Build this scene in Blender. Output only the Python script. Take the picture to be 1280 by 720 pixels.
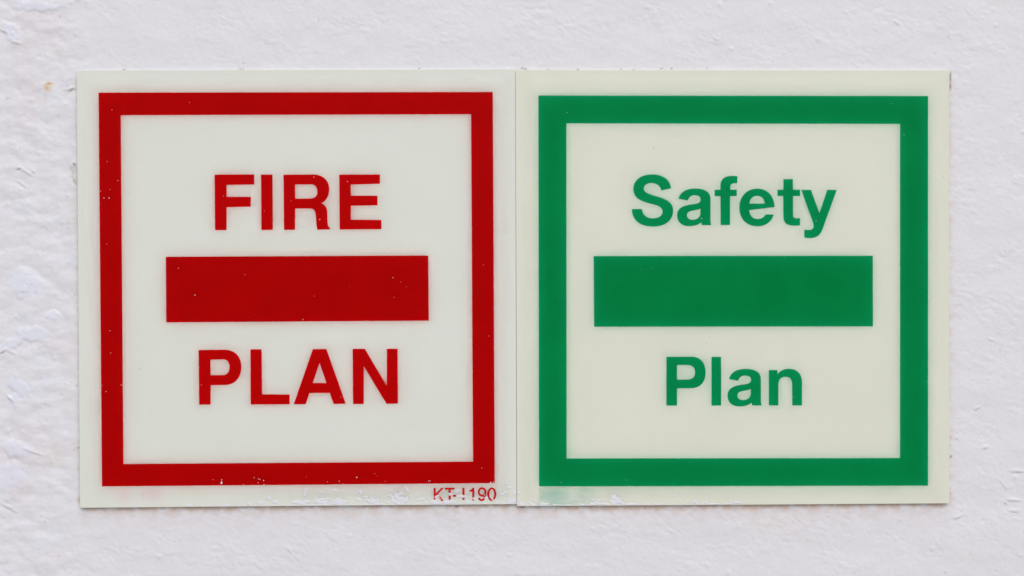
import bpy, math, random
import numpy as np
from mathutils import Vector
from mathutils.geometry import tessellate_polygon

C = bpy.context.scene
for o in list(bpy.data.objects):
    bpy.data.objects.remove(o)
rad = math.radians

# ------------------------------------------------------------------ camera, sky, sun, exposure
S = 0.150 / 546.0            # metres per photo pixel on the face of the signs (each sign is 150 mm square)
HZ = 1.5                     # height of the lens above the ground
DIST = 1280 * S * 60 / 36    # 60 mm lens on a 36 mm sensor
cam_d = bpy.data.cameras.new('camera')
cam_d.lens = 60; cam_d.sensor_width = 36
cam_d.clip_start = 0.01; cam_d.clip_end = 500
cam = bpy.data.objects.new('camera', cam_d)
C.collection.objects.link(cam)
cam.location = (0, -DIST, HZ); cam.rotation_euler = (rad(90), 0, 0)
C.camera = cam

SUN_EL, SUN_ROT = rad(48), rad(168)          # high, in front of the wall: hazy overcast light
w = bpy.data.worlds.new('World'); C.world = w; w.use_nodes = True
nt = w.node_tree
sky = nt.nodes.new('ShaderNodeTexSky'); sky.sky_type = 'NISHITA'
sky.sun_disc = False; sky.sun_elevation = SUN_EL; sky.sun_rotation = SUN_ROT
sky.air_density = 1.0; sky.dust_density = 2.0; sky.ozone_density = 1.0
bg = nt.nodes['Background']; bg.inputs['Strength'].default_value = 0.10
nt.links.new(sky.outputs[0], bg.inputs[0])
sl = bpy.data.lights.new('sun', 'SUN'); sl.energy = 1.1; sl.angle = rad(60); sl.color = (1.0, 0.97, 0.94)
so = bpy.data.objects.new('sun', sl); C.collection.objects.link(so)
sd = Vector((math.sin(SUN_ROT) * math.cos(SUN_EL), math.cos(SUN_ROT) * math.cos(SUN_EL), math.sin(SUN_EL)))
so.rotation_euler = sd.to_track_quat('Z', 'Y').to_euler(); so.location = (2, -4, 5)
vs = C.view_settings
vs.view_transform = 'Standard'; vs.look = 'None'; vs.gamma = 1; vs.use_curve_mapping = False
vs.exposure = 0.41

# ------------------------------------------------------------------ helpers
T = 0.0012                   # a sign's thickness: the wall's mean surface lies this far behind its face
def W(px, py, y=0.0):        # photo pixel -> world point on the plane at depth y behind the signs' faces
    k = (DIST + y) / DIST
    return ((px - 640) * S * k, y, HZ + (360 - py) * S * k)

def link_mesh(name, verts, faces, mat, parent=None, smooth=False):
    me = bpy.data.meshes.new(name)
    me.from_pydata(verts, [], faces); me.update()
    o = bpy.data.objects.new(name, me); C.collection.objects.link(o)
    me.materials.append(mat)
    if smooth:
        for p in me.polygons: p.use_smooth = True
    if parent: o.parent = parent
    return o

def tag(o, label, cat, group=None):
    o['label'] = label; o['category'] = cat
    if group: o['group'] = group

def bez(p0, c, n=14):
    x1, y1, x2, y2, x3, y3 = c
    out = []
    for i in range(1, n + 1):
        t = i / n; u = 1 - t
        out.append((u**3*p0[0] + 3*u*u*t*x1 + 3*u*t*t*x2 + t**3*x3,
                    u**3*p0[1] + 3*u*u*t*y1 + 3*u*t*t*y2 + t**3*y3))
    return out

def contour(cmds, frame=(0, 0, 1)):
    """points (x, y) are straight corners, six-tuples are Bezier arcs; frame places them on the sign"""
    pts = []
    for c in cmds:
        if len(c) == 2: pts.append(c)
        else: pts += bez(pts[-1], c)
    x0, y0, k = frame
    return [(x0 + x / k, y0 + y / k) for x, y in pts]

def round_corners(pts, r):
    """knocks the needle sharpness off the corners of a printed shape (r in photo pixels)"""
    n = len(pts); out = []
    for i in range(n):
        a, b, c = Vector(pts[i-1]), Vector(pts[i]), Vector(pts[(i+1) % n])
        u, v = a - b, c - b
        if u.length < 1e-6 or v.length < 1e-6: continue
        if u.length > 2.5 * r and v.length > 2.5 * r and abs(u.normalized().dot(v.normalized())) < 0.9:
            p, q = b + u.normalized() * r, b + v.normalized() * r
            out += [tuple(p), tuple(p * .25 + b * .5 + q * .25), tuple(q)]
        else: out.append(tuple(b))
    return out

def wobble(pts, amp=.045, every=2.5):
    out = []; n = len(pts)
    for i in range(n):
        a, b = Vector(pts[i]), Vector(pts[(i + 1) % n]); d = b - a; k = int(d.length / every)
        out.append(tuple(a))
        if k > 1:
            q = Vector((-d.y, d.x)).normalized()
            for j in range(1, k): out.append(tuple(a + d * (j / k) + q * random.gauss(0, amp)))
    return out

def flat_shape(contours, y):
    vl = [[Vector((x, yy, 0)) for x, yy in c] for c in contours]
    tris = tessellate_polygon(vl)
    flat = [p for c in contours for p in c]
    verts = [W(px, py, 0.0) for px, py in flat]
    verts = [(x, y, z) for x, _, z in verts]
    faces = []
    for a, b, c in tris:
        A, B, D = Vector(verts[a]), Vector(verts[b]), Vector(verts[c])
        n = (B - A).cross(D - A)
        if n.length < 1e-14: continue
        faces.append((a, b, c) if n.y < 0 else (a, c, b))
    return verts, faces

def nrm(v, o): return [(x - o[0], y - o[1], z - o[2]) for x, y, z in v]

# value-gradient noise on arrays
def hash2(ix, iy, seed):
    h = (ix.astype(np.int64) * 374761393 + iy.astype(np.int64) * 668265263 + seed * 1442695041) & 0xFFFFFFFF
    h = ((h ^ (h >> 13)) * 1274126177) & 0xFFFFFFFF
    return h ^ (h >> 16)
def noise(x, y, seed=0):
    ix, iy = np.floor(x), np.floor(y)
    fx, fy = x - ix, y - iy
    ux, uy = fx*fx*fx*(fx*(fx*6-15)+10), fy*fy*fy*(fy*(fy*6-15)+10)
    def g(dx, dy):
        a = (hash2(ix + dx, iy + dy, seed) % 4096) * (2 * np.pi / 4096)
        return np.cos(a) * (fx - dx) + np.sin(a) * (fy - dy)
    n0 = g(0, 0) * (1 - ux) + g(1, 0) * ux
    n1 = g(0, 1) * (1 - ux) + g(1, 1) * ux
    return (n0 * (1 - uy) + n1 * uy) * 1.5
def fbm(x, y, seed, octv=4, gain=0.5):
    s, a, f = 0, 1.0, 1.0
    for i in range(octv):
        s = s + a * noise(x * f, y * f, seed + i * 17); a *= gain; f *= 2.03
    return s
def sstep(a, b, x):
    t = np.clip((x - a) / (b - a), 0, 1); return t * t * (3 - 2 * t)

# ------------------------------------------------------------------ materials
def new_mat(name):
    m = bpy.data.materials.new(name); m.use_nodes = True
    return m, m.node_tree, m.node_tree.nodes['Principled BSDF']

def wall_material():
    m, t, b = new_mat('white_wall_paint')
    at = t.nodes.new('ShaderNodeAttribute'); at.attribute_name = 'paint'
    tc = t.nodes.new('ShaderNodeTexCoord')
    nz = t.nodes.new('ShaderNodeTexNoise'); nz.inputs['Scale'].default_value = 900; nz.inputs['Detail'].default_value = 5
    t.links.new(tc.outputs['Object'], nz.inputs['Vector'])
    mr = t.nodes.new('ShaderNodeMapRange'); mr.inputs[1].default_value = .3; mr.inputs[2].default_value = .7
    mr.inputs[3].default_value = .975; mr.inputs[4].default_value = 1.015
    t.links.new(nz.outputs[0], mr.inputs[0])
    mx = t.nodes.new('ShaderNodeVectorMath'); mx.operation = 'SCALE'
    t.links.new(at.outputs['Color'], mx.inputs[0]); t.links.new(mr.outputs[0], mx.inputs['Scale'])
    t.links.new(mx.outputs[0], b.inputs['Base Color'])
    b.inputs['Roughness'].default_value = .5
    bp = t.nodes.new('ShaderNodeBump'); bp.inputs['Strength'].default_value = .22; bp.inputs['Distance'].default_value = .0002
    t.links.new(nz.outputs[0], bp.inputs['Height']); t.links.new(bp.outputs[0], b.inputs['Normal'])
    return m

def plate_material(name, col, smear, smear_box, rect):
    """milky luminescent plastic; smear = dried ink wiped over the lower margin"""
    m, t, b = new_mat(name)
    L = t.links.new
    tc = t.nodes.new('ShaderNodeTexCoord')
    nz = t.nodes.new('ShaderNodeTexNoise'); nz.inputs['Scale'].default_value = 45; nz.inputs['Detail'].default_value = 4
    L(tc.outputs['Object'], nz.inputs['Vector'])
    ramp = t.nodes.new('ShaderNodeMix'); ramp.data_type = 'RGBA'
    ramp.inputs['A'].default_value = (col[0]*.985, col[1]*.985, col[2]*.965, 1)
    ramp.inputs['B'].default_value = (min(col[0]*1.01, 1), min(col[1]*1.01, 1), col[2]*1.03, 1)
    L(nz.outputs[0], ramp.inputs['Factor'])
    # fine grain
    n2 = t.nodes.new('ShaderNodeTexNoise'); n2.inputs['Scale'].default_value = 2500; n2.inputs['Detail'].default_value = 3
    L(tc.outputs['Object'], n2.inputs['Vector'])
    g = t.nodes.new('ShaderNodeMapRange'); g.inputs[1].default_value = .3; g.inputs[2].default_value = .7
    g.inputs[3].default_value = .985; g.inputs[4].default_value = 1.01
    L(n2.outputs[0], g.inputs[0])
    sc = t.nodes.new('ShaderNodeVectorMath'); sc.operation = 'SCALE'
    L(ramp.outputs['Result'], sc.inputs[0]); L(g.outputs[0], sc.inputs['Scale'])
    # smear mask: a soft box in the plate's own coordinates, broken by noise
    n4 = t.nodes.new('ShaderNodeTexNoise'); n4.inputs['Scale'].default_value = 260; n4.inputs['Detail'].default_value = 2
    L(tc.outputs['Object'], n4.inputs['Vector'])
    wv = t.nodes.new('ShaderNodeVectorMath'); wv.operation = 'MULTIPLY_ADD'
    L(n4.outputs['Color'], wv.inputs[0]); wv.inputs[1].default_value = (.004, 0, .0022); L(tc.outputs['Object'], wv.inputs[2])
    of = t.nodes.new('ShaderNodeVectorMath'); of.operation = 'SUBTRACT'; of.inputs[1].default_value = (.002, 0, .0011)
    L(wv.outputs[0], of.inputs[0])
    sx = t.nodes.new('ShaderNodeSeparateXYZ'); L(of.outputs[0], sx.inputs[0])
    x0, x1, z0, z1, soft, fscale, amount = smear_box
    def edge(out, a, bb):
        r = t.nodes.new('ShaderNodeMapRange'); r.interpolation_type = 'SMOOTHSTEP'
        r.inputs[1].default_value = a; r.inputs[2].default_value = bb
        L(out, r.inputs[0]); return r.outputs[0]
    def mul(a, bb):
        r = t.nodes.new('ShaderNodeMath'); r.operation = 'MULTIPLY'; L(a, r.inputs[0])
        if isinstance(bb, float): r.inputs[1].default_value = bb
        else: L(bb, r.inputs[1])
        return r.outputs[0]
    k = mul(mul(edge(sx.outputs['X'], x0, x0 + soft), edge(sx.outputs['X'], x1, x1 - .009)),
            mul(edge(sx.outputs['Z'], z0, z0 + soft), edge(sx.outputs['Z'], z1, z1 - soft * .3)))
    mp = t.nodes.new('ShaderNodeMapping'); mp.inputs['Scale'].default_value = fscale
    L(tc.outputs['Object'], mp.inputs['Vector'])
    n3 = t.nodes.new('ShaderNodeTexNoise'); n3.inputs['Scale'].default_value = 1; n3.inputs['Detail'].default_value = 3
    L(mp.outputs[0], n3.inputs['Vector'])
    k = mul(mul(k, edge(n3.outputs[0], .3, .68)), amount)
    mx = t.nodes.new('ShaderNodeMix'); mx.data_type = 'RGBA'
    L(k, mx.inputs['Factor']); L(sc.outputs[0], mx.inputs['A']); mx.inputs['B'].default_value = (*smear, 1)
    L(mx.outputs['Result'], b.inputs['Base Color'])
    # scattering fades out towards the plate's edge, which keeps the rim from brightening
    s0 = t.nodes.new('ShaderNodeSeparateXYZ'); L(tc.outputs['Object'], s0.inputs[0])
    ax0, ax1, az0, az1 = rect; p4, p14 = 4 * S, 15 * S
    wt = mul(mul(edge(s0.outputs['X'], ax0 + p4, ax0 + p14), edge(s0.outputs['X'], ax1 - p4, ax1 - p14)),
             mul(edge(s0.outputs['Z'], az0 + p4, az0 + p14), edge(s0.outputs['Z'], az1 - p4, az1 - p14)))
    L(wt, b.inputs['Subsurface Weight'])
    b.inputs['Subsurface Radius'].default_value = (1, 1, 1)
    b.inputs['Subsurface Scale'].default_value = SSS
    b.subsurface_method = 'BURLEY'
    b.inputs['Roughness'].default_value = .38
    b.inputs['IOR'].default_value = 1.35
    return m

def ink_material(name, trans, body, fac):
    """translucent screen ink: light goes through it into the milky plastic and comes back out"""
    m, t, b = new_mat(name)
    L = t.links.new
    tc = t.nodes.new('ShaderNodeTexCoord')
    nz = t.nodes.new('ShaderNodeTexNoise'); nz.inputs['Scale'].default_value = 60; nz.inputs['Detail'].default_value = 5
    L(tc.outputs['Object'], nz.inputs['Vector'])
    r = t.nodes.new('ShaderNodeMapRange'); r.inputs[1].default_value = .3; r.inputs[2].default_value = .7
    r.inputs[3].default_value = .96; r.inputs[4].default_value = 1.02
    L(nz.outputs[0], r.inputs[0])
    sc = t.nodes.new('ShaderNodeVectorMath'); sc.operation = 'SCALE'; sc.inputs[0].default_value = trans
    L(r.outputs[0], sc.inputs['Scale'])
    tr = t.nodes.new('ShaderNodeBsdfTransparent'); L(sc.outputs[0], tr.inputs[0])
    b.inputs['Base Color'].default_value = (*body, 1); b.inputs['Roughness'].default_value = .4
    b.inputs['IOR'].default_value = 1.3
    mx = t.nodes.new('ShaderNodeMixShader'); mx.inputs[0].default_value = fac
    L(tr.outputs[0], mx.inputs[1]); L(b.outputs[0], mx.inputs[2])
    L(mx.outputs[0], t.nodes['Material Output'].inputs['Surface'])
    return m

def plain(name, col, rough=.5, nscale=400, var=.05):
    m, t, b = new_mat(name)
    tc = t.nodes.new('ShaderNodeTexCoord'); nz = t.nodes.new('ShaderNodeTexNoise')
    nz.inputs['Scale'].default_value = nscale; nz.inputs['Detail'].default_value = 4
    t.links.new(tc.outputs['Object'], nz.inputs['Vector'])
    mx = t.nodes.new('ShaderNodeMix'); mx.data_type = 'RGBA'
    mx.inputs['A'].default_value = (*[c * (1 - var) for c in col], 1)
    mx.inputs['B'].default_value = (*[min(1, c * (1 + var)) for c in col], 1)
    t.links.new(nz.outputs[0], mx.inputs['Factor']); t.links.new(mx.outputs['Result'], b.inputs['Base Color'])
    b.inputs['Roughness'].default_value = rough
    return m

SSS = 0.009
WALL_RGB = np.array((0.80, 0.785, 0.80))
M_wall = wall_material()
M_added_ground = plain('ground_concrete', (0.30, 0.26, 0.23), .9, 6, .12)
M_fleck = plain('white_paint_fleck', (0.805, 0.795, 0.83), .5, 900, .03)
M_red = ink_material('red_ink', (0.735, 0.002, 0.006), (0.64, 0.001, 0.001), .13)
M_red_lit = ink_material('red_letter_ink', (0.785, 0.002, 0.006), (0.68, 0.001, 0.001), .13)  # same red ink made brighter: scattered light put into the letters' colour
M_green = ink_material('green_ink', (0.006, 0.545, 0.285), (0.002, 0.24, 0.08), .12)
M_code = ink_material('red_code_ink', (0.70, 0.003, 0.01), (0.60, 0.002, 0.003), .96)

# ------------------------------------------------------------------ setting: added unseen ground, and wall
g = link_mesh('ground', [(-60, -60, 0), (60, -60, 0), (60, 60, 0), (-60, 60, 0)], [(0, 1, 2, 3)], M_added_ground)  # unseen sheet, added to bounce warm light up on to the wall and signs
g['kind'] = 'structure'

LB = lambda x: 634.8 + (630.3 - 634.8) * (x - 100) / 545.4        # lower edge of the left sign
RB = lambda x: 632.9 + (629.2 - 632.9) * (x - 646) / 541.0        # lower edge of the right sign

def build_wall():
    step = 0.00037
    ux = np.arange(-0.195, 0.195, step); uz = np.arange(-0.115, 0.115, step)
    def graded(a, end):
        out = []; d = step; x = a
        while x < end:
            d *= 1.22; x = min(x + d, end); out.append(x)
        return np.array(out)
    gx = graded(ux[-1], 1.6); xs = np.concatenate([-gx[::-1] + 0, ux, gx])
    gu = graded(uz[-1], 1.1); gd = graded(-uz[0], HZ)
    zs = np.concatenate([-gd[::-1], uz, gu])
    xs = np.unique(xs); zs = np.unique(zs)
    X, Z = np.meshgrid(xs, zs)
    k = (DIST + T) / DIST
    PX, PY = 640 + X / (S * k), 360 - Z / (S * k)      # photo-pixel units, handy for laying out the wall's marks
    mm = 1000.0
    x, z = X * mm, Z * mm                               # millimetres
    fade = np.exp(-np.maximum(0, np.maximum(np.abs(X) - 0.3, np.abs(Z) - 0.25)) / 0.1)
    left = sstep(150, 60, PX + 18 * noise(PY / 70, PX * 0, 5)) * fade
    top = sstep(90, 40, PY)
    # roller texture: streaks that run down to the right
    a = rad(-32)
    u, v = x * math.cos(a) + z * math.sin(a), -x * math.sin(a) + z * math.cos(a)
    wv = 1.6 * noise(x / 9, z / 9, 3); v2 = v + wv
    st = fbm(u / 3.6, v2 / 1.6, 11, 4, .55)
    st2 = fbm(x / 3.2, z / 1.9, 23, 3, .5)
    low = fbm(x / 22, z / 16, 31, 3, .5)
    patchy = .45 + 1.0 * sstep(-.35, .6, fbm(x / 16, z / 11, 37, 3))     # the roller bit in some places, slid in others
    h = patchy * (0.033 * st + 0.032 * st2) + 0.16 * low + .007 * fbm(x / 1.3, z / 1.0, 29, 2)
    ridg = 1 - np.abs(noise(u / 4.4 + 5, v2 / 1.5, 41)); h += 0.028 * ridg ** 4 * patchy
    rd2 = 1 - np.abs(fbm(x / 4.6 + .5 * wv, z / 3.0 + .4 * wv, 43, 2, .5)) * 1.6
    h += .034 * sstep(.72, .98, rd2) * sstep(-.1, .5, fbm(x / 12, z / 9, 47, 2))       # thin ropes of paint left by the roller's edge
    h = h * (1 - .65 * left)
    # lumpy, many times painted strip at the left
    lump = fbm(x / 8.0, z / 5.4, 51, 3, .36)
    lump2 = fbm(x / 3.5 + .4 * lump, z / 2.2, 61, 3, .5)
    h = h + left * (0.25 * lump + 0.03 * lump2 + .10 * np.abs(noise(x / 6.5, z / 4.2, 67)) ** 1.3)
    # lip curling where the strip was over-painted
    rng = np.random.default_rng(4)
    col = np.ones(X.shape + (3,)) * WALL_RGB
    def mul(mask, rgb): 
        nonlocal col
        col = col * (1 - mask[..., None]) + col * np.array(rgb) * mask[..., None]
    def toward(mask, rgb):
        nonlocal col
        col = col * (1 - mask[..., None]) + np.array(rgb) * mask[..., None]
    warp = 3.2 * fbm(PX / 9, PY / 9, 71, 3); warp2 = 3.2 * fbm(PX / 9, PY / 9, 83, 3)
    def blob(cx, cy, rx, ry, ang=0, soft=.35, wp=1.0):
        ca, sa = math.cos(rad(ang)), math.sin(rad(ang))
        dx, dy = PX + warp * wp - cx, PY + warp2 * wp - cy
        q = np.sqrt(((dx * ca + dy * sa) / rx) ** 2 + ((-dx * sa + dy * ca) / ry) ** 2)
        return sstep(1 + soft, 1 - soft, q)
    # broad stains: pinkish undercoat showing, cooler fresh coats
    pk = sstep(.05, .7, fbm(PX / 60, PY / 75, 91, 3)) * (0.25 + 0.75 * left)
    mul(pk * .8, (0.985, 0.945, 0.935))
    bl = sstep(.15, .8, fbm(PX / 40, PY / 24, 97, 3)) * left
    mul(bl * .7, (0.985, 1.0, 1.03))
    # patches of newer, cooler paint standing proud
    for (cx, cy, rx, ry, an) in ((33, 356, 21, 15, 8), (43, 418, 19, 10, 0), (10, 432, 20, 6, -28), (24, 484, 15, 9, 35),
                                 (18, 500, 7, 6, 60), (22, 562, 20, 9, 10), (10, 596, 24, 15, -20), (14, 40, 12, 9, 50),
                                 (20, 50, 5, 6, 0), (48, 8, 30, 5, 0), (66, 395, 8, 6, 0)):
        mk = blob(cx, cy, rx, ry, an, .32, .9)
        h = h * (1 - .6 * mk) + .2 * mk; mul(mk, (0.99, 1.02, 1.075))
    # edges of lifted flakes: a lip and the brown line beneath it
    def seg(x0, y0, x1, y1, wd, wp=.25):
        dx, dy = x1 - x0, y1 - y0; l2 = dx * dx + dy * dy
        qx, qy = PX + warp * wp, PY + warp2 * wp
        t = np.clip(((qx - x0) * dx + (qy - y0) * dy) / l2, 0, 1)
        d = np.hypot(qx - x0 - t * dx, qy - y0 - t * dy)
        return sstep(wd, wd * .25, d) * (0.4 + 0.6 * np.sin(np.pi * np.clip(t, .05, .95)))
    for (x0, y0, x1, y1, wd, dark, rgb) in (
            (0, 39, 10, 43, 1.3, .8, (.62, .52, .40)), (16, 54, 26, 57, 2.0, .35, (.72, .62, .54)),
            (0, 443, 6, 440, 1.4, .8, (.60, .40, .30)), (6, 439, 18, 444, 2.0, .3, (.8, .76, .74)),
            (9, 497, 17, 504, 1.3, .5, (.75, .64, .58)), (20, 212, 26, 211.5, 1.2, .85, (.62, .40, .30)),
            (25, 212, 40, 222, 2.5, .35, (.82, .79, .76)), (22, 228, 34, 236, 1.4, .5, (.76, .74, .74)),
            (41, 214, 43, 217, 1.0, .8, (.60, .55, .52)), (91, 204.5, 95, 206, 1.2, .95, (.35, .22, .15)),
            (89.5, 206, 90, 222, .9, .8, (.60, .57, .50)), (90, 222, 95, 232, .9, .8, (.58, .55, .48)),
            (80, 114, 96, 112, 1.6, .4, (.66, .64, .58)), (86, 116, 93, 110, 1.6, .5, (.60, .58, .52)),
            (30, 562, 52, 571, 1.5, .35, (.8, .76, .74)), (0, 630, 20, 642, 3.0, .5, (.80, .76, .74)),
            (1263, 590, 1280, 591, 1.0, .8, (.66, .54, .50)), (1258, 626, 1276, 628, 1.3, .4, (.72, .68, .68)),
            (1262, 640, 1274, 641, 1.2, .7, (.62, .56, .54)), (1250, 602, 1258, 614, 1.3, .45, (.74, .72, .72)),
            (1256, 629, 1258, 632, 1.0, .85, (.50, .46, .45)), (1229, 562, 1234, 560, 1.0, .6, (.62, .58, .58)),
            (1195, 549, 1197, 550, .9, .8, (.56, .52, .50)), (1218, 514, 1224, 511, 1.1, .6, (.72, .60, .58)),
            (1193, 650, 1202, 646, 1.2, .5, (.72, .66, .64)), (1236, 425, 1242, 428, 1.3, .45, (.74, .70, .70)),
            (807, 634, 806, 637, .9, .8, (.62, .42, .36)), (360, 688, 363, 692, .9, .5, (.70, .72, .82)),
            (892, 50, 898, 52, .8, .6, (.70, .58, .52)), (1118, 28, 1124, 32, .9, .5, (.74, .68, .68))):
        mk = seg(x0, y0, x1, y1, wd); mul(mk * dark, rgb)
        h -= .10 * mk; h += .16 * seg(x0, y0 - 2.2, x1, y1 - 2.2, 2.6)
    # hollow where the coat has come away beside the left sign
    ch = blob(94, 219, 4.2, 13, -4, .12, .12); h -= .28 * ch; mul(ch, (.90, .90, .86))
    # rust
    for (cx, cy, rx, ry, am, rgb, wp) in ((60, 108, 5.0, 5.5, .75, (.93, .72, .42), .8), (61, 104.5, 3.2, 1.1, .9, (.66, .40, .20), .3),
            (58, 110, 2.2, 2.6, .6, (.95, .66, .34), .3), (57, 124, 2.2, 9, .55, (.97, .90, .74), .4), (74.5, 20.3, 1.4, 1.1, .8, (.72, .58, .40), .1),
            (70, 61, 14, 7, .35, (.96, .90, .85), 1), (75, 40, 22, 10, .3, (.98, .91, .89), 1), (69, 572, 8, 14, .4, (.98, .93, .80), 1),
            (1250, 438, 1.2, 1.2, .9, (.90, .58, .30), .1), (1212.5, 693, 1.4, 1.2, .9, (.93, .66, .30), .1), (304.5, 78.5, .9, .9, .9, (.72, .42, .28), .1),
            (1254, 3, 5, 3, .5, (.98, .95, .82), .5), (960, 652, 30, 12, .4, (.99, .96, .88), 1), (992, 652, 1.4, 1.2, .7, (.95, .75, .5), .2),
            (1008, 676, 5, 2.0, .6, (.98, .92, .8), .4), (1177, 675, 1.0, 1.0, .7, (.9, .7, .5), .1),
            (1188.5, 571, 1.2, 1.6, .9, (.42, .28, .22), .1), (1188, 547, .9, 1.2, .6, (.6, .45, .4), .1)):
        mul(blob(cx, cy, rx, ry, 0, .85 if rx > 2 else .5, wp) * am, rgb)
    # grime in the joint round the signs; below them it also paints their contact shadow
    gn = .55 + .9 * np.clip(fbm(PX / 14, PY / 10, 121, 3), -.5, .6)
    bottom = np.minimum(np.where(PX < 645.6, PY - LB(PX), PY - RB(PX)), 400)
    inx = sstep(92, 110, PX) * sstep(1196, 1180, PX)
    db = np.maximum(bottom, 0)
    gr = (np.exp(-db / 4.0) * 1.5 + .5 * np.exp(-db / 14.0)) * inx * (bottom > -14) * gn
    mul(np.clip(gr, 0, 1) * GRIME_SHADE, (.84, .65, .51))
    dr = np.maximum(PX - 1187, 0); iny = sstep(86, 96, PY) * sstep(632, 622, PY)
    mul(np.clip(np.exp(-dr / 5) * iny * gn * (PX > 1170), 0, 1) * GRIME_SHADE, (.86, .76, .72))
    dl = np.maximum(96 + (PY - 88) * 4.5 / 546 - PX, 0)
    mul(np.clip(np.exp(-dl / 6) * iny * gn * (PX < 130), 0, 1) * GRIME_SHADE, (.84, .83, .79))
    # dark crumbs along the joints
    sp = [(155, 86.6, 1.6, .8), (300, 86.4, 1.6, .8), (303.5, 86.3, 1.4, .7), (524, 85.8, 1.2, .7), (653, 85.4, 2.0, 1.0), (657, 86.2, 2.2, .8), (792, 87.2, 1.1, .8),
          (827, 85.8, 1.4, .8), (839.5, 85.8, 1.6, .9), (776, 86.2, 1.8, .7), (722, 86.4, 2.2, .6), (685, 86.4, 1.8, .6), (884, 86, 1.2, .6), (571, 633.2, 3.2, 1.2),
          (653, 634, 3.0, 1.0), (97, 560, .9, .9), (95.5, 482, .8, .8), (98.3, 559.5, .8, .8), (1187.8, 96, .9, 7), (1187.8, 108, .8, 6)]
    for cx, cy, rx, ry in sp: mul(blob(cx, cy, rx, ry, 0, .4, .05) * .85, (.36, .27, .22))
    # pin-prick specks and paint bubbles scattered over the wall
    def stamp(cx, cy, r, fn):
        iz = np.searchsorted(-PY[:, 0], -cy); ix = np.searchsorted(PX[0], cx)
        n = int(r * 3 * S * k / step) + 2
        sl = (slice(max(iz - n, 0), iz + n), slice(max(ix - n, 0), ix + n))
        q = np.hypot(PX[sl] - cx, PY[sl] - cy) / r
        fn(sl, np.exp(-q * q))
    for i in range(150):
        cx, cy = rng.uniform(-40, 1320), rng.uniform(-30, 750)
        if i < 45: cx = rng.uniform(-20, 100)
        r = rng.uniform(.6, 1.15); am = rng.uniform(.2, .7); c = np.array((.50, .44, .40)) if rng.random() < .8 else np.array((.72, .48, .30))
        def f(sl, m): col[sl] = col[sl] * (1 - am * m[..., None] * (1 - c))
        stamp(cx, cy, r, f)
    for i in range(420):
        cx, cy = rng.uniform(-60, 1340), rng.uniform(-40, 760)
        if i < 130: cx = rng.uniform(-20, 110)
        r = rng.uniform(1.2, 2.8); am = rng.uniform(.05, .2) * (1 if rng.random() < .8 else -1)
        def f(sl, m): h[sl] += am * m
        stamp(cx, cy, r, f)
    # the coat laps down flat behind the signs so that nothing pokes through their faces
    beh = sstep(88, 104, PX) * sstep(1196, 1178, PX) * sstep(80, 96, PY) * sstep(640, 624, PY)
    h = h * (1 - beh) - .15 * beh
    h *= sstep(1.58, 1.4, np.abs(X)) 
    Y = T + 0.00005 - h / 1000.0
    nz_, nx_ = X.shape
    V = np.stack([X, Y, Z + HZ], -1).reshape(-1, 3)
    nv = len(V)
    I = np.arange(nv).reshape(nz_, nx_)
    # front faces look to -Y
    Q = np.stack([I[:-1, :-1], I[:-1, 1:], I[1:, 1:], I[1:, :-1]], -1).reshape(-1, 4)
    # sides and back close the wall into a slab 0.2 m thick
    loop = np.concatenate([I[0, :], I[1:, -1], I[-1, -2::-1], I[-2:0:-1, 0]])
    B = V[loop].copy(); B[:, 1] = T + 0.2
    J = nv + np.arange(len(loop))
    l2, j2 = np.roll(loop, -1), np.roll(J, -1)
    R = np.stack([loop, J, j2, l2], -1)
    V = np.concatenate([V, B])
    me = bpy.data.meshes.new('wall')
    nq = len(Q) + len(R)
    loops = np.concatenate([Q.reshape(-1), R.reshape(-1), J[::-1]]).astype(np.int32)
    me.vertices.add(len(V)); me.vertices.foreach_set('co', V.astype(np.float32).reshape(-1))
    me.loops.add(len(loops)); me.loops.foreach_set('vertex_index', loops)
    starts = np.concatenate([np.arange(nq) * 4, [nq * 4]]).astype(np.int32)
    me.polygons.add(nq + 1); me.polygons.foreach_set('loop_start', starts)
    sm = np.zeros(nq + 1, bool); sm[:len(Q)] = True
    me.polygons.foreach_set('use_smooth', sm)
    me.update(calc_edges=True); me.validate()
    ca = me.attributes.new('paint', 'FLOAT_COLOR', 'POINT')
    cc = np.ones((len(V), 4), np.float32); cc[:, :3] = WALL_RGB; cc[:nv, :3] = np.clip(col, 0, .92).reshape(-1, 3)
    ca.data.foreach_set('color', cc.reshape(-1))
    o = bpy.data.objects.new('wall', me); C.collection.objects.link(o)
    me.materials.append(M_wall)
    o['kind'] = 'structure'
    return o

GRIME_SHADE = 0.85
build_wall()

# ------------------------------------------------------------------ signs
INK_Y = -0.00004            # the ink lies this far proud of the plastic
FLECK_Y = -0.00009

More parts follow.
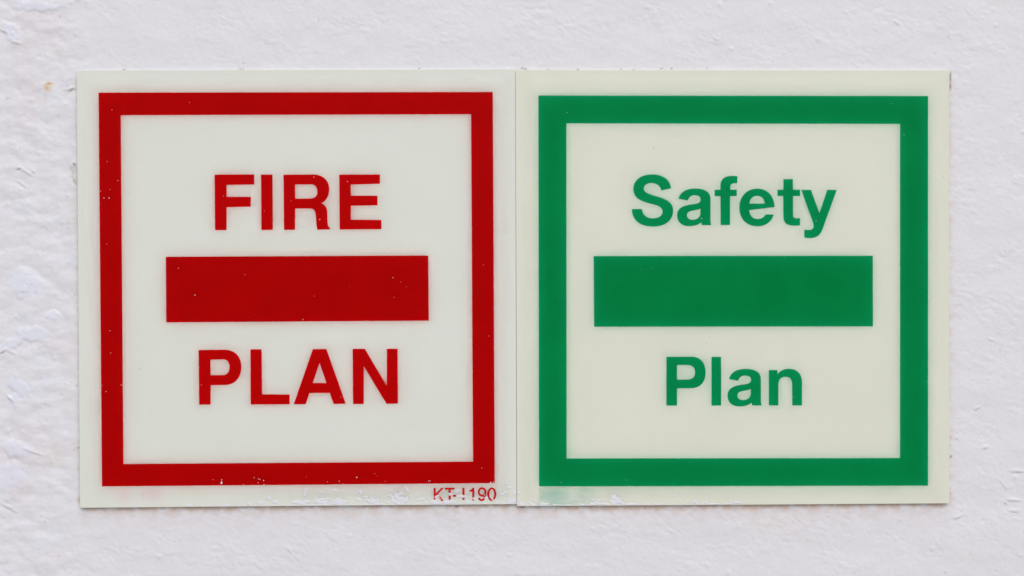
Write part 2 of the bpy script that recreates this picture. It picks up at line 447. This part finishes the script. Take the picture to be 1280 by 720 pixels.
def make_plate(quad, org, mat):
    """a thin plastic plate with softly broken edges; quad = TL, TR, BR, BL"""
    ring = round_corners(quad, 1.2)
    c = Vector((sum(p[0] for p in quad) / 4, sum(p[1] for p in quad) / 4))
    def inset(d):
        out = []
        for p in ring:
            v = Vector(p) - c
            out.append((p[0] - d * (1 if v.x > 0 else -1), p[1] - d * (1 if v.y > 0 else -1)))
        return out
    b = 0.00006 / S
    rows = [(inset(b), 0.0), (inset(b * .3), b * .3 * S), (ring, b * S), (inset(.0003 / S), T - .0001)]
    V = []; F = []; n = len(ring)
    for pts, y in rows:
        V += [(x, y, z) for x, _, z in (W(px, py, 0) for px, py in pts)]
    for r in range(3):
        for i in range(n):
            j = (i + 1) % n
            F.append((r*n + i, (r+1)*n + i, (r+1)*n + j, r*n + j))
    F.append(tuple(range(n))[::-1]); F.append(tuple(range(3*n, 4*n)))
    o = link_mesh('plate', nrm(V, org), F, mat)
    import bmesh
    bm = bmesh.new(); bm.from_mesh(o.data); bmesh.ops.recalc_face_normals(bm, faces=bm.faces); bm.to_mesh(o.data); bm.free()
    return o

def printed(name, contours, org, mat, root, r=.5, y=INK_Y):
    cs = [wobble(round_corners(c, r)) for c in contours] if r else contours
    v, f = flat_shape(cs, y)
    return link_mesh(name, nrm(v, org), f, mat, root)

def stroke(pts, wd, frame):
    """outline of a pen stroke of even width"""
    P = [Vector(p) for p in pts]; Lr, Rr = [], []
    for i, p in enumerate(P):
        d = (P[min(i+1, len(P)-1)] - P[max(i-1, 0)]).normalized(); nn = Vector((-d.y, d.x)) * wd / 2
        Lr.append(tuple(p + nn)); Rr.append(tuple(p - nn))
    return contour(Lr + Rr[::-1], frame)

def flecks(region, blobs, specks, org, root, strip, seed):
    """white paint that ran and spattered on to the sign: irregular thin scabs, all one part"""
    x0, x1, y0, y1 = region; st = .34
    gx, gy = np.arange(x0, x1, st), np.arange(y0, y1, st)
    PX, PY = np.meshgrid(gx, gy)
    n = fbm(PX / 5.2, PY / 3.4, seed, 4, .48)
    m = np.full(PX.shape, -9.0)
    for cx, cy, rx, ry in blobs:
        m = np.maximum(m, 1 - np.sqrt(((PX - cx) / (rx*1.25)) ** 2 + ((PY - cy) / (ry*1.25)) ** 2))
    m = m + .85 * n
    edge = strip(PX); m = np.maximum(m, n * .9 + .55 - (edge - PY) / 3.2 + .35 * noise(PX / 22, PX * 0, seed + 9) - .25 * (PX < STRIP_FROM[seed]))
    ok = (m > .2 + .22 * sstep(540, 552, PX) * sstep(634, 622, PX) * (seed == 201)) & (PY < edge - .35)
    V, F = [], []; vid = {}
    ys, xs_ = np.nonzero(ok)
    def vert(i, j):
        if (i, j) not in vid:
            x, _, z = W(x0 + (i - .5) * st, y0 + (j - .5) * st)
            a = ok[max(j-1, 0):j+1, max(i-1, 0):i+1]
            rim = a.size < 4 or not a.all()                       # the scab thins to nothing at its rim
            y = -.00005 if rim else -.0001 - .00003 * max(-.6, min(1, n[j, i]))
            vid[(i, j)] = len(V); V.append((x, y, z))
        return vid[(i, j)]
    for j, i in zip(ys, xs_):
        F.append((vert(i, j), vert(i, j+1), vert(i+1, j+1), vert(i+1, j)))
    for s in specks:
        cx, cy = s[0], s[1]; r = (s[2] if len(s) > 2 else .55) * .62
        k = 7; b0 = len(V); ph = random.random() * 6
        x, _, z = W(cx, cy); V.append((x, FLECK_Y - .00008, z))
        for q in range(k):
            rr = r * random.uniform(.7, 1.25); x, _, z = W(cx + rr * math.cos(ph + q*2*math.pi/k), cy + rr * 1.15 * math.sin(ph + q*2*math.pi/k))
            V.append((x, FLECK_Y, z))
        for q in range(k): F.append((b0, b0 + 1 + q, b0 + 1 + (q+1) % k))
    o = link_mesh('paint_flecks', nrm(V, org), F, M_fleck, root, smooth=True)
    o['kind'] = 'stuff'
    return o
STRIP_FROM = {201: 385, 307: 0}

def sign_root(name, quad, label, cat):
    cx = (quad[2][0] + quad[3][0]) / 2; cy = (quad[2][1] + quad[3][1]) / 2
    org = W(cx, cy, 0)
    e = bpy.data.objects.new(name, None); C.collection.objects.link(e)
    e.location = org; e.empty_display_size = .02
    tag(e, label, cat, 'plan signs fixed side by side on the wall')
    return e, org

random.seed(11)
# ---- the red sign
QL = [(95.8, 88.0), (644.0, 86.4), (645.75, 630.3), (100.0, 634.8)]
root, org = sign_root('fire_plan_sign', QL, 'square cream plastic sign with red border, red bar and the words FIRE PLAN', 'sign')
def rel(px, py): 
    p = W(px, py); return p[0] - org[0], p[2] - org[2]
sx0, sz1 = rel(126, 610); sx1, sz0 = rel(225, 633)
pl = make_plate(QL, org, plate_material('cream_plastic', (0.768, 0.788, 0.69), (0.78, 0.58, 0.58),
                (sx0, sx1, sz0, sz1, .0025, (190, 1, 45), .42), (*sorted((rel(98, 0)[0], rel(644.5, 0)[0])), rel(0, 632)[1], rel(0, 87)[1])))
pl.parent = root
printed('border', [contour([(123.2, 115.8), (616, 115), (618.5, 603.8), (127.5, 608)]),
                   contour([(151, 144), (588.8, 142.8), (591.3, 577), (154.4, 580)])], org, M_red, root)
printed('bar', [contour([(207.3, 321), (535.3, 319.4), (536, 400.8), (207.8, 403)])], org, M_red, root)
f1, f2 = (260, 210, 8), (350, 210, 8)
L = lambda *cs, mat=M_red_lit: printed('letter', list(cs), org, mat, root)
L(contour([(66,66),(462,64),(463,166),(186,169),(187,289),(430,288),(428,387),(187,392),(185,622),(70,622)], f1))
L(contour([(530,66),(645,65),(649,619),(534,621)], f1))
L(contour([(35,67),(345,65),(440,72,492,130,492,212),(492,275,465,330,415,352),(450,368,470,395,473,440),(475,490,474,545,480,575),(483,590,503,598,503,608),
           (502,614),(375,618),(362,585,364,545,358,478),(354,425,340,405,290,405),(152,406),(150,618),(40,619)], f2),
  contour([(150,166),(310,164),(352,165,373,192,373,238),(373,285,345,306,290,306),(152,307)], f2))
L(contour([(592,66),(1000,65),(1000,158),(707,166),(709,277),(975,277),(975,374),(709,377),(709,517),(1014,519),(1014,612),(597,615)], f2))
f1, f2, f3 = (240, 430, 8), (360, 430, 8), (400, 430, 8)
L(contour([(66,60),(330,57),(435,60,494,130,494,230),(494,335,430,410,330,410),(188,412),(186,606),(72,607)], f1),
  contour([(184,157),(310,153),(355,155,375,185,375,230),(375,280,350,310,310,311),(186,312)], f1))
L(contour([(584,54),(696,53),(702,503),(976,505),(977,603),(587,605)], f1))
L(contour([(248,52),(384,50),(578,598),(457,600),(418,489),(215,491),(178,602),(57,603)], f2), contour([(316,190),(384,390),(248,391)], f2))
L(contour([(327,49),(448,48),(668,418),(668,48),(776,47),(779,596),(665,598),(438,222),(438,599),(330,600)], f3))
# small code under the border: every character its own print
fk = (535, 600, 13.333)
def grow(pts, d):
    n = len(pts); ar = sum(pts[i][0] * pts[(i+1) % n][1] - pts[(i+1) % n][0] * pts[i][1] for i in range(n))
    sg = 1 if ar > 0 else -1; out = []
    for i in range(n):
        a, b, c = Vector(pts[i-1]), Vector(pts[i]), Vector(pts[(i+1) % n])
        u, v = (b - a).normalized(), (c - b).normalized()
        q = Vector((u.y + v.y, -u.x - v.x)) * sg
        if q.length > 1e-6: q = q.normalized() / max(.45, math.sqrt(max(0, (1 + u.dot(v)) / 2)))
        out.append(tuple(b + q * d))
    return out
K = lambda *cs: printed('code_character', [grow(c, .24 if i == 0 else -.2) for i, c in enumerate(cs)], org, M_code, root, r=0, y=INK_Y - .000005)
K(contour([(97,135),(125,135),(125,235),(222,132),(260,132),(168,228),(255,345),(215,345),(145,252),(127,270),(130,345),(100,345)], fk))
K(contour([(282,130),(440,130),(440,158),(376,158),(378,330),(346,330),(346,158),(282,158)], fk))
K(contour([(420,250),(487,250),(487,276),(420,276)], fk))
K(contour([(576,132),(606,132),(606,328),(576,328)], fk))
K(contour([(744,132),(768,132),(768,338),(740,338),(740,192),(692,190),(692,172),(725,165,738,155,744,132)], fk))
nine = bez((850,298), (858,340,910,350,935,310)) + bez((935,310), (950,285,958,240,957,195)) + bez((957,195), (952,120,850,115,846,195)) + bez((846,195), (848,275,930,280,944,232))
K(stroke([(850,298)] + nine, 27, fk))
def ell(cx, cy, rx, ry, n=36): return contour([(cx + rx*math.cos(i*2*math.pi/n), cy + ry*math.sin(i*2*math.pi/n)) for i in range(n)], fk)
K(ell(1062,236,72,110), ell(1062,236,43,84))
BL = [(238,632,3,1.5),(283,632,6,1),(313,630,2.5,4),(336,623,5,1.6),(341,627,2.5,3),(346,629,1.2,3),(326,629,5,2),(376,628,9,3),(382,612,1.7,2.4),(381,617,2,2),
 (399,615.5,2,1.4),(418,612.7,4,1.4),(396,626,3,4),(402,628,9,4),(424,628,9,4),(448,624,2,2.6),(451,614,3,1.8),(458,621,6,1.4),(466,626,9,3.2),(482,616,1,2.5),(494,608.6,2,1),
 (507,609.5,1.6,2.6),(509,613,1.6,1.8),(496,621,8,5),(500,626,13,5),(527,624,4,1.6),(545,629,9,4),(573,613.5,5,1.7),(563,618.5,2,2.6),(576,620,5,2.6),(548.5,620.5,4.5,1.9),
 (581,620.5,3,1.5),(558,628,16,3.6),(586,628,9,3),(591.5,622.5,2.5,1.2),(634,605,2.2,1),(637,609.3,3,1.4),(629,617,4,2.2),(624,612,2.5,1.2),(643,618,1.8,3),(639,628,6,4),(622,630,9,1.6),
 (584,615,.7,5),(608,622,2.2,1.2),(617,624.4,2,1.0)]
SL = [(140,137.5),(237,128),(270,113.5,.8),(134,202),(147.4,225.6,.7),(125.8,239,.6),(130,247.4,.9),(136.3,247.4,.9),(137.5,236.7,.5),(133.5,305),(137.4,413.4,.7),(138.5,441),(132.5,489.4,.7),(127.7,482),
 (151.5,481.3,.7),(276.8,604,1.7),(277,602.6,1.3),(277.2,599.8,.8),(323.5,598.6,.9),(325.5,599.5,.6),(329.6,600.6,.9),(330,605.8,.9),(322.8,603.3,.7),(317.8,597,.6),(304.4,605.5,.6),(266.4,599.6,.5),(446,596.7,1.1),(409.4,602.2,.6),(424,601.4,.7),
 (428.6,605.4,.8),(402.8,606.8,1.2),(468.6,592,.5),(481.4,601.5,.5),(535.8,601.4,.9),(537.6,601,.7),(613.5,603,1.2),(617,602.6,.8),(282.4,613.5,.8),(279.4,622.5,.8),(328,616.5,.6),(321.6,622.3,.7),(359.6,624.6,.7),(383,596,.4),
 (223,335.3,.6),(306,343.4,.5),(243.6,368.8,.95),(491.4,347.2,.8),(492.6,371.6,.6),(501,352.6,.4),(508,358.5,.4),(437.4,357.7,.4),(393,370,.4),(378.6,399.6,.8),(263.6,457.4,.7),(249.4,459.3,.6),(252,481,.6),(371,494.6,.7),(426,496.6,.5),
 (279.5,245.3,.5),(330.5,263.7,.45),(392.4,221.3,.7),(399.6,274.4,.9),(434.3,226.9,.8),(354.6,267.8,.5),(363.8,251,.4),(320.6,514.7,.6),(174,516,.6),(162,240.3,.5),(602.4,585,.6),(589,200,.5),(604,331,.5),(611,420,.4)]
for i in range(14): SL.append((random.uniform(125, 616), random.choice([random.uniform(580, 606), random.uniform(117, 142), random.uniform(323, 400)]), random.uniform(.14, .28)))
flecks((225, 645.2, 603, 635), BL, SL, org, root, LB, 201)
DOT = plain('dirt_speck', (.13, .11, .10), .8)
def dirt(pts, org, root):
    V, F = [], []
    for cx, cy, r in pts:
        b0 = len(V); x, _, z = W(cx, cy); V.append((x, -.00012, z))
        for q in range(6):
            rr = r * random.uniform(.6, 1.2); x, _, z = W(cx + rr * math.cos(q*1.047), cy + rr * math.sin(q*1.047)); V.append((x, -.00003, z))
        for q in range(6): F.append((b0, b0 + 1 + q, b0 + 1 + (q+1) % 6))
    o = link_mesh('dirt_specks', nrm(V, org), F, DOT, root); o['kind'] = 'stuff'
dirt([(175.5,461.3,.6),(162,241,.4),(188,517,.4),(299,245.5,.4),(622,150,.35),(400,170,.3),(560,250,.35),(210,590,.3),(108,300,.3),(636,400,.3)], org, root)

# ---- the green sign
QR = [(644.32, 87.4), (1186.4, 87.8), (1187.0, 629.2), (646.25, 632.9)]
root, org = sign_root('safety_plan_sign', QR, 'square cream plastic sign with green border, green bar and the words Safety Plan', 'sign')
sx0, sz1 = rel(672, 608.5); sx1, sz0 = rel(752, 634)
pl = make_plate(QR, org, plate_material('warm_cream_plastic', (0.775, 0.780, 0.645), (0.40, 0.60, 0.47),
                (sx0, sx1, sz0, sz1, .0008, (60, 1, 160), .95), (*sorted((rel(645.5, 0)[0], rel(1187, 0)[0])), rel(0, 631)[1], rel(0, 87.5)[1])))
pl.parent = root
printed('border', [contour([(673, 119.4), (1160, 120), (1160, 607), (673.8, 608)]),
                   contour([(708, 154.2), (1125, 154.8), (1125, 572.5), (708.3, 573)])], org, M_green, root)
printed('bar', [contour([(742, 320), (1091, 319.6), (1091.2, 408), (742.5, 408.4)])], org, M_green, root)
L = lambda *cs: printed('letter', list(cs), org, M_green, root)
f1, f2, f3 = (780, 212, 8), (840, 212, 8), (920, 212, 8)
def a_shape(dx, dy):     # dx, dy shift between the two identical letters
    q = lambda c: tuple(v + (dx if i % 2 == 0 else dy) for i, v in enumerate(c))
    o = [(168,328),(263,328),(273,293,295,276,330,276),(370,276,390,290,390,318),(390,350,360,360,310,365),(220,375,155,400,155,475),(155,545,205,585,270,585),
         (325,585,365,573,395,548),(397,560,400,568,405,575),(497,575),(490,555,489,530,489,490),(489,310),(489,240,425,208,335,208),(240,208,172,250,168,328)]
    i = [(388,410),(370,418,340,424,310,430),(270,437,254,452,254,475),(254,502,275,520,310,520),(360,520,388,490,388,450)]
    return [q(c) for c in o], [q(c) for c in i]
L(contour([(472,208),(372,210),(365,165,330,135,275,135),(225,135,198,160,198,190),(198,225,235,238,300,260),(400,288,492,315,492,410),(492,510,410,570,290,570),
           (160,570,78,505,78,395),(180,395),(187,455,225,487,290,487),(345,487,385,462,385,418),(385,372,330,356,270,342),(180,320,93,292,93,195),(93,100,175,48,280,48),(395,48,472,105,472,208)], f1))
oa, ia = a_shape(376, -19); L(contour(oa, f1), contour(ia, f1))
L(contour([(425,201),(484,201),(484,160),(484,95,525,63,600,63),(620,63,640,64,655,66),(653,137),(600,134,583,145,583,175),(583,201),(648,201),(648,265),(580,265),(580,555),(486,555),(484,265),(425,265)], f2))
L(contour([(387,402),(132,404),(137,460,170,494,215,494),(255,494,280,475,297,448),(378,449),(355,525,295,567,215,567),(105,567,33,495,33,380),(33,265,110,190,212,190),(320,190,392,270,387,402)], f3),
  contour([(134,340),(140,290,170,263,212,263),(255,263,283,290,288,340)], f3))
L(contour([(414,201),(473,201),(474,96),(568,94),(570,201),(641,201),(641,264),(570,264),(571,460),(571,480,585,487,605,487),(641,486),(640,556),(620,560,600,561,580,561),(505,561,473,530,473,470),(472,264),(414,264)], f3))
L(contour([(652,203),(750,202),(834,437),(912,202),(1008,203),(900,500),(868,590),(845,655,805,685,740,685),(715,685,700,683,682,679),(683,601),(700,603,720,604,735,603),(765,601,777,585,776,560),(774,540,765,515,755,490)], f3))
f1, f2 = (825, 435, 8), (890, 435, 8)
L(contour([(64,88),(320,87),(405,87,456,150,456,245),(456,345,400,402,310,402),(171,403),(171,576),(64,576)], f1),
  contour([(171,169),(270,169),(325,169,350,195,350,243),(350,290,325,316,265,316),(171,317)], f1))
L(contour([(515,88),(611,88),(612,576),(515,576)], f1))
oa, ia = a_shape(0, 0); L(contour(oa, f2), contour(ia, f2))
L(contour([(568,220),(655,220),(656,262),(680,225,720,208,770,208),(850,208,897,255,900,340),(900,574),(803,574),(800,365),(798,310,780,288,735,288),(690,288,665,315,664,370),(664,574),(568,574)], f2))
BR_ = [(651,630,4.5,4.5),(663,629,2,1.8),(667,626,1.2,2.4),(679,630,6,1.6),(648,616,2.4,1),(666,608.6,1.1,.9),(697,631,7,1),(746,629.5,11,2.2),(750,626,5,1.4),(744,624.5,3,.8),
 (769,622,5,5),(770,627,7,4),(765,625,3,4),(787,630,10,1),(779,624.5,2,.8),(775,626,2.5,1.5),(829,630.3,5,.8),(844,619.6,1.7,1),(850,626.5,1.3,1.3),(870,626.5,4,1),(866,628,4,.8),(884,628.3,4,1.2),(878,628.3,.9,2),(922,628,7,1.5),(910,630,7,.7)]
SR = [(709,140.6,.6),(1114.5,129.6,.5),(715,154.6,.7),(877.2,273.1,.9),(1020.2,275.8,.7),(1159,476.8,.6),(1162.8,553.4,1.3),(1130,168.5,.6),(701.6,602.8,.6),(992.6,496.6,.6),(704,610.3,.9),(707,610.4,.5),(720.5,611,.5),(722.5,611.5,.5),(728,611.1,.9),
 (747,617.7,.9),(800.5,337,.4),(815,334.5,.4),(981,321.5,.4),(783,600,.5),(815,187,.5),(926,208,.4),(748,170,.4),(1037,271.6,.4)]
flecks((646.2, 935, 603, 634), BR_, SR, org, root, RB, 307)
dirt([(817,185.5,.55),(1179,220.5,.45),(883.5,428.6,.55),(777,497,.45),(1060,190,.3),(1100,480,.35),(720,210,.35),(980,560,.3),(1172,400,.3),(660,350,.3)], org, root)
